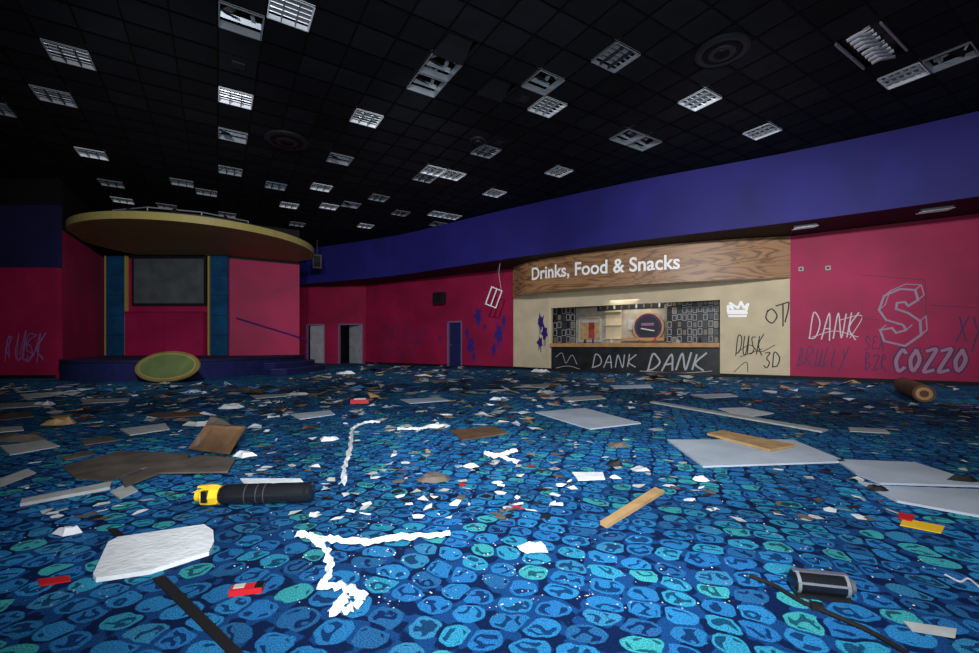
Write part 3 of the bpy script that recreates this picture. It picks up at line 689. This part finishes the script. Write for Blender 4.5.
def streamer(name,lines,w,m=WHITE):
    mb=MB()
    for px in lines:
        P=[Vector((*G(*q),0)) for q in px]; P=cat(P,9)
        L_=[];R_=[]
        for p in P: foot.append((p.x-.05,p.x+.05,p.y-.05,p.y+.05))
        for i,p in enumerate(P):
            d=(P[min(i+1,len(P)-1)]-P[max(i-1,0)]).normalized(); n=Vector((-d.y,d.x,0)); ww=w*random.uniform(.4,1.2)/2
            p=p+n*random.uniform(-.2,.2)*w
            L_.append(p+n*ww+Vector((0,0,random.uniform(.004,.03)))); R_.append(p-n*ww+Vector((0,0,random.uniform(.004,.02))))
        for i in range(len(P)-1):
            mid0=(L_[i]+R_[i])/2+Vector((0,0,.02)); mid1=(L_[i+1]+R_[i+1])/2+Vector((0,0,.02))
            mb.poly([L_[i],mid0,mid1,L_[i+1]],m); mb.poly([mid0,R_[i],R_[i+1],mid1],m)
    return mb.obj(name)
streamer('crumpled_paper_streamer',[[(298,537),(330,543),(370,545),(410,540),(450,537)],[(300,538),(315,541),(328,558),(330,578),(320,590),(345,592),(362,600),(352,612),(335,616),(345,600)]],.042)
streamer('crumpled_paper_streamer',[[(352,430),(350,450),(345,468),(343,487)],[(352,430),(365,424),(380,423)]],.05)
streamer('crumpled_paper_streamer',[[(398,430),(420,430),(438,425)]],.07)
streamer('crumpled_paper_streamer',[[(485,455),(500,458),(520,464)],[(490,460),(515,452)]],.07)
def crumple(u,v,sx,sy,h,m,name='crumpled_paper'):
    x,y=G(u,v); mb=MB(); n=9; ring=[]
    foot.append((x-sx,x+sx,y-sy,y+sy))
    top=[]
    for k in range(n):
        t=2*math.pi*k/n; r=random.uniform(.55,1.1); ring.append((x+sx*r*math.cos(t),y+sy*r*math.sin(t),.003)); r*=.6; top.append((x+sx*r*math.cos(t),y+sy*r*math.sin(t),h*random.uniform(.4,1)))
    for k in range(n):
        q=(k+1)%n; mb.poly([ring[k],ring[q],top[q],top[k]],m); mb.poly([top[k],top[q],(x,y,h*.6)],m)
    mb.poly(ring[::-1],m)
    return mb.obj(name)
for a in ((534,549,.08,.06,.03,WHITE),(245,456,.14,.09,.07,WHITE),(69,533,.09,.05,.04,WHITE),(272,492,.12,.03,.02,WHITE),(615,465,.08,.08,.06,DARK),
          (498,483,.05,.03,.02,WHITE),(615,478,.06,.04,.02,WHITE),(437,427,.2,.1,.05,WHITE),(618,446,.12,.1,.05,GREYBR),(433,479,.16,.1,.04,GREYBR),(470,467,.07,.06,.03,WHITE),(200,425,.2,.15,.06,WHITE2),(60,424,.3,.15,.1,WOODL),(20,440,.3,.2,.08,GREYBR),
          (700,480,.08,.05,.03,WHITE),(640,470,.09,.06,.03,WHITE2),(500,400,.2,.1,.06,WHITE),(545,393,.2,.1,.06,WHITE2),(300,395,.3,.15,.06,WHITE2),(230,408,.3,.15,.08,WHITE),(330,440,.12,.1,.05,WHITE),(540,372,.4,.2,.12,WHITE),(345,374,.4,.2,.12,WHITE),(45,405,.2,.1,.08,WHITE)):
    crumple(*a)
def onpanel(u,v,sx,sy,h,m):
    o=crumple(u,v,sx,sy,h,m,'black_fabric_scrap'); o.location.z+=.016
onpanel(876,492,.08,.05,.04,RUB); onpanel(964,483,.12,.05,.05,RUB)
board('white_card',[(572,473),(603,473),(605,480),(578,481)],.006,WHITE)
board('white_card',[(903,622),(957,630),(955,639),(912,632)],.003,WHITE2)
board('yellow_leaflet',[(903,519),(945,527),(941,534),(900,526)],.004,YELP)
board('red_leaflet',[(899,514),(915,517),(912,523),(898,520)],.004,RED,z=.008)
board('red_wrapper',[(37,581),(68,577),(71,582),(40,587)],.006,RED)
mb=MB(); mb.rz=.25; x,y=G(247,592); mb.box((x,y,.012),(.12,.05,.022),RED,rz=.25); mb.box((x+.045,y+.012,.025),(.03,.045,.004),BLKM,rz=.25); mb.box((x-.03,y,.025),(.04,.03,.003),WHITE2,rz=.25); mb.obj('red_drink_carton')
mb=MB(); mb.rz=.2; x,y=G(360,403); mb.box((x,y,.035),(.30,.2,.07),RED,rz=.2); mb.box((x,y,.075),(.2,.1,.01),WHITE,rz=.2); mb.obj('red_snack_box'); foot.append((x-.2,x+.2,y-.2,y+.2))
x0,y0=G(214,508); x1,y1=G(309,505); r=.062
p0=Vector((x0,y0+.05,r+.002)); p1=Vector((x1,y1+.05,r+.002)); d=(p1-p0).normalized()
mb=MB(); mb.rev(p0,p1,[(0,.03),(.02,.05),(.07,r*.97),(.1,r),(.93,r),(.96,r*1.04),(.99,r*1.04),(1,r*.9)],BLKM,28)
BAND=mat('extinguisher_label',(.04,.04,.04),.4)
for t in (.3,.42,.5): mb.rev(p0.lerp(p1,t),p0.lerp(p1,t+.012),[(0,r*1.005),(1,r*1.005)],BAND,28)
mb.rev(p0-d*.10,p0+d*.02,[(0,.05),(.1,.062),(.5,.066),(.85,.062),(1,.04)],YELP,8)
mb.rev(p0-d*.13,p0-d*.098,[(0,.036),(1,.04)],YELP,16); mb.rev(p0-d*.134,p0-d*.128,[(0,.022),(1,.022)],BLKM,16)
mb.box(p0-d*.05+Vector((0,-.055,.01)),(.035,.03,.07),BLKM); mb.box(p0-d*.09+Vector((0,0,.055)),(.06,.03,.012),YELP)
mb.obj('fire_extinguisher')
foot.append((x0-.15,x1+.05,y0-.05,y1+.15))
x,y=G(829,602); M=Matrix.Rotation(-.22,3,'Z'); c=Vector((x,y+.05,.047)); mb=MB(); mb.rz=-.22; dx=M@Vector((1,0,0))
mb.rev(c-dx*.10,c+dx*.10,[(0,.032),(.04,.043),(.96,.043),(1,.032)],BLKM,20)
for k in (-.085,.085): mb.rev(c+dx*k-dx*.006,c+dx*k+dx*.006,[(0,.0455),(1,.0455)],LOUV2,20)
mb.box(c+Vector((0,0,.040)),(.19,.022,.012),SILV,M); mb.box(c+M@Vector((0,-.040,.012)),(.18,.008,.008),LOUV2,M); mb.box(c+M@Vector((0,-.02,-.040)),(.19,.05,.012),BULB,M)
mb.rev(c+dx*.10,c+dx*.115,[(0,.03),(1,.028)],SILV,16)
mb.obj('handheld_torch'); foot.append((x-.15,x+.15,y-.05,y+.15))
mb=MB(); P=[Vector((*G(*q),.009)) for q in [(750,578),(775,588),(800,603),(830,616),(870,634),(905,655),(930,675)]]; mb.tube(cat(P,5),.009,RUB,8); x,y=G(817,610); mb.box((x,y,.014),(.04,.03,.022),RUB,rz=-.4); mb.obj('power_cable')
mb=MB(); P=[Vector((*G(*q),.006)) for q in [(945,576),(960,583),(968,580),(979,588)]]; mb.tube(cat(P,5),.004,SPW,6); mb.obj('thin_white_wire')
mb=MB(); a=G(903,392); b=G(924,403); p0=Vector((a[0],a[1],.16)); p1=Vector((b[0],b[1],.16)); mb.rev(p0,p1,[(0,.15),(.5,.155),(1,.15)],BROWN,18)
d=(p1-p0).normalized(); mb.rev(p1,p1+d*.01,[(0,.14),(1,.14)],BROWN,18); mb.rev(p1+d*.01,p1+d*.015,[(0,.11),(1,.11)],BROWNW,18); mb.rev(p1+d*.015,p1+d*.02,[(0,.06),(1,.06)],BROWN,14); mb.obj('wooden_log')
foot.append((min(a[0],b[0])-.2,max(a[0],b[0])+.2,b[1]-.2,a[1]+.2))
for px,m in (([(0,447),(45,441),(60,447),(10,456)],WHITE2),([(0,480),(28,470),(36,474),(0,488)],WHITE2),([(50,417),(72,415),(70,418),(55,420)],WOODL),([(120,430),(165,424),(170,430),(130,436)],WHITE2),([(80,441),(110,437),(118,441),(85,446)],GREYBR),
   ([(150,414),(200,412),(204,416),(150,419)],BROWN),([(240,480),(300,480),(306,486),(245,486)],WHITE),([(560,398),(600,396),(606,399),(566,402)],WHITE2),([(848,428),(885,430),(890,434),(850,432)],WHITE2),([(0,415),(30,412),(34,417),(0,421)],GREYBR),([(110,493),(128,485),(138,492),(120,500)],WHITE2),
   ([(690,395),(730,394),(738,397),(700,399)],GRYB),([(400,400),(440,398),(450,401),(410,404)],GRYB),([(290,415),(330,411),(335,415),(300,420)],GRYB),([(20,395),(60,392),(66,395),(25,399)],WHITE2),([(520,385),(560,384),(562,387),(525,388)],WHITE2),
   ([(0,404),(50,402),(52,406),(0,409)],WHITE2),([(80,400),(130,399),(128,402),(84,404)],WHITE2),([(0,428),(22,427),(24,431),(0,433)],WHITE2),([(60,458),(90,452),(96,455),(66,461)],GREYBR),([(250,396),(290,394),(292,396),(256,399)],WHITE2),([(610,386),(650,385),(652,388),(614,389)],GRYB)):
    board('debris_panel',px,.01,m,z=.003)
BLUP=mat('blue_wrapper',(.03,.15,.4),.5)
mb=MB(); 
def inside(x,y):
    if y<1.4 or abs(x)>y*1.25+.5: return False
    for fr in (fR,fK,fK2,fBR,fB,fL):
        if (Vector((x,y))-fr.P).dot(fr.n)<.35 and -1<(Vector((x,y))-fr.P).dot(fr.d)<fr.L+1: return False
    if x<-6.3 and y>10.9: return False
    for f in foot:
        if f[0]<x<f[1] and f[2]<y<f[3]: return False
    return True
cnt=0
while cnt<1900:
    v=361+random.random()**2.0*160; u=random.uniform(-30,1010)
    if v>420 and random.random()<.7: continue
    if u>560 and v>385 and random.random()<.4: continue
    x,y=G(u,v)
    if not inside(x,y): continue
    cnt+=1
    s=random.choice([.02,.03,.04,.06,.08,.12,.16])*(1+y/22.)
    if y<8: s=min(s,.11)
    if y<5: s=min(s,.05)
    m=random.choice([WHITE,WHITE,WHITE2,WHITE2,WHITE2,GREYBR,GREYBR,BROWN,BLUP,DARK,DARK,WOODL,GRYB] if y>4 else [WHITE,WHITE2,DARK,GREYBR])
    if random.random()<.012: m=RED
    n=random.choice([4,4,5,6]); t0=random.random()*6.3; asp=random.uniform(.2,.9); pts=[]
    hh=.5 if random.random()<.3 else .1
    for k in range(n):
        t=t0+2*math.pi*k/n+random.uniform(-.3,.3); q=Vector((math.cos(t)*s,math.sin(t)*s*asp)); q.rotate(Matrix.Rotation(t0*3,2)); pts.append((x+q.x,y+q.y,.004+random.random()*s*hh))
    mb.poly(pts,m); 
    if s>.06: mb.poly([(p[0]+s*.3,p[1]+s*.2,.003+random.random()*s*.4) for p in pts[:3]],m)
for k in range(1300):
    v=random.uniform(370,610); u=random.gauss(random.choice([60,300,400,560,800]),80); x,y=G(u,v)
    if not inside(x,y): continue
    s=random.uniform(.0010,.0026)*(1+y/3)
    mb.poly([(x-s,y-s*.5,.003),(x+s,y-s,.003),(x+s*.9,y+s*.8,.004),(x-s*.6,y+s,.004)],random.choice([WHITE,WHITE2,WHITE2]))
mb.obj('scattered_paper_litter')
# ------------------------------------------------------------ lights
def spot(name,loc,tgt,E,size,blend=1.0,col=(1,1,1),rad=.15):
    l=bpy.data.lights.new(name,'SPOT'); l.energy=E; l.spot_size=math.radians(size); l.spot_blend=blend; l.color=col; l.shadow_soft_size=rad
    o=bpy.data.objects.new(name,l); sc.collection.objects.link(o); o.location=loc
    o.rotation_euler=(Vector(tgt)-Vector(loc)).to_track_quat('-Z','Y').to_euler(); return o
spot('fill_light_stage',(-3,3.0,4.6),(-10.0,15.5,2.6),2300,64)  # fill spot added high out of frame to brighten the stage
spot('fill_light_back',(-1,4.5,4.8),(-3,21,2.2),3000,58)  # added fill, out of view, lifts the far back walls
spot('fill_light_kiosk',(3,4.0,4.6),(6.5,14,2.4),1900,75)  # unseen fill added for the kiosk front
spot('fill_light_right',(6,2.5,4.6),(10.6,11,2.0),1150,72)  # out-of-frame fill added for the right wall
spot('fill_light_ceiling',(0,-.5,1.4),(0,11,6.5),2100,140,col=(.92,.96,1))  # fill added at camera level so the ceiling fixtures show
spot('flash_floor',(0,-.4,2.3),(0.8,3.0,0),470,108,col=(.95,.98,1),rad=.08)
spot('fill_light_mid',(0,0.5,4.6),(0,9,0),780,115,col=(.95,.98,1))  # spot added high out of frame to even out the floor light
l=bpy.data.lights.new('kiosk_lamp','AREA'); l.energy=42; l.size=2.0; l.color=(1,.95,.85); o=bpy.data.objects.new('kiosk_lamp',l); sc.collection.objects.link(o)
q=fK.pt((sR+sL)/2,-.9,2.6); o.location=q
w=bpy.data.worlds.new('w'); sc.world=w; w.use_nodes=True; w.node_tree.nodes['Background'].inputs[0].default_value=(0.01,.012,.02,1)
cd=bpy.data.cameras.new('camera'); cd.sensor_width=36; cd.lens=36*F/979; cd.shift_y=(HY-326.5)/979; cd.clip_end=200
co=bpy.data.objects.new('camera',cd); sc.collection.objects.link(co); co.location=(0,0,CH); co.rotation_euler=(math.pi/2,0,0); sc.camera=co
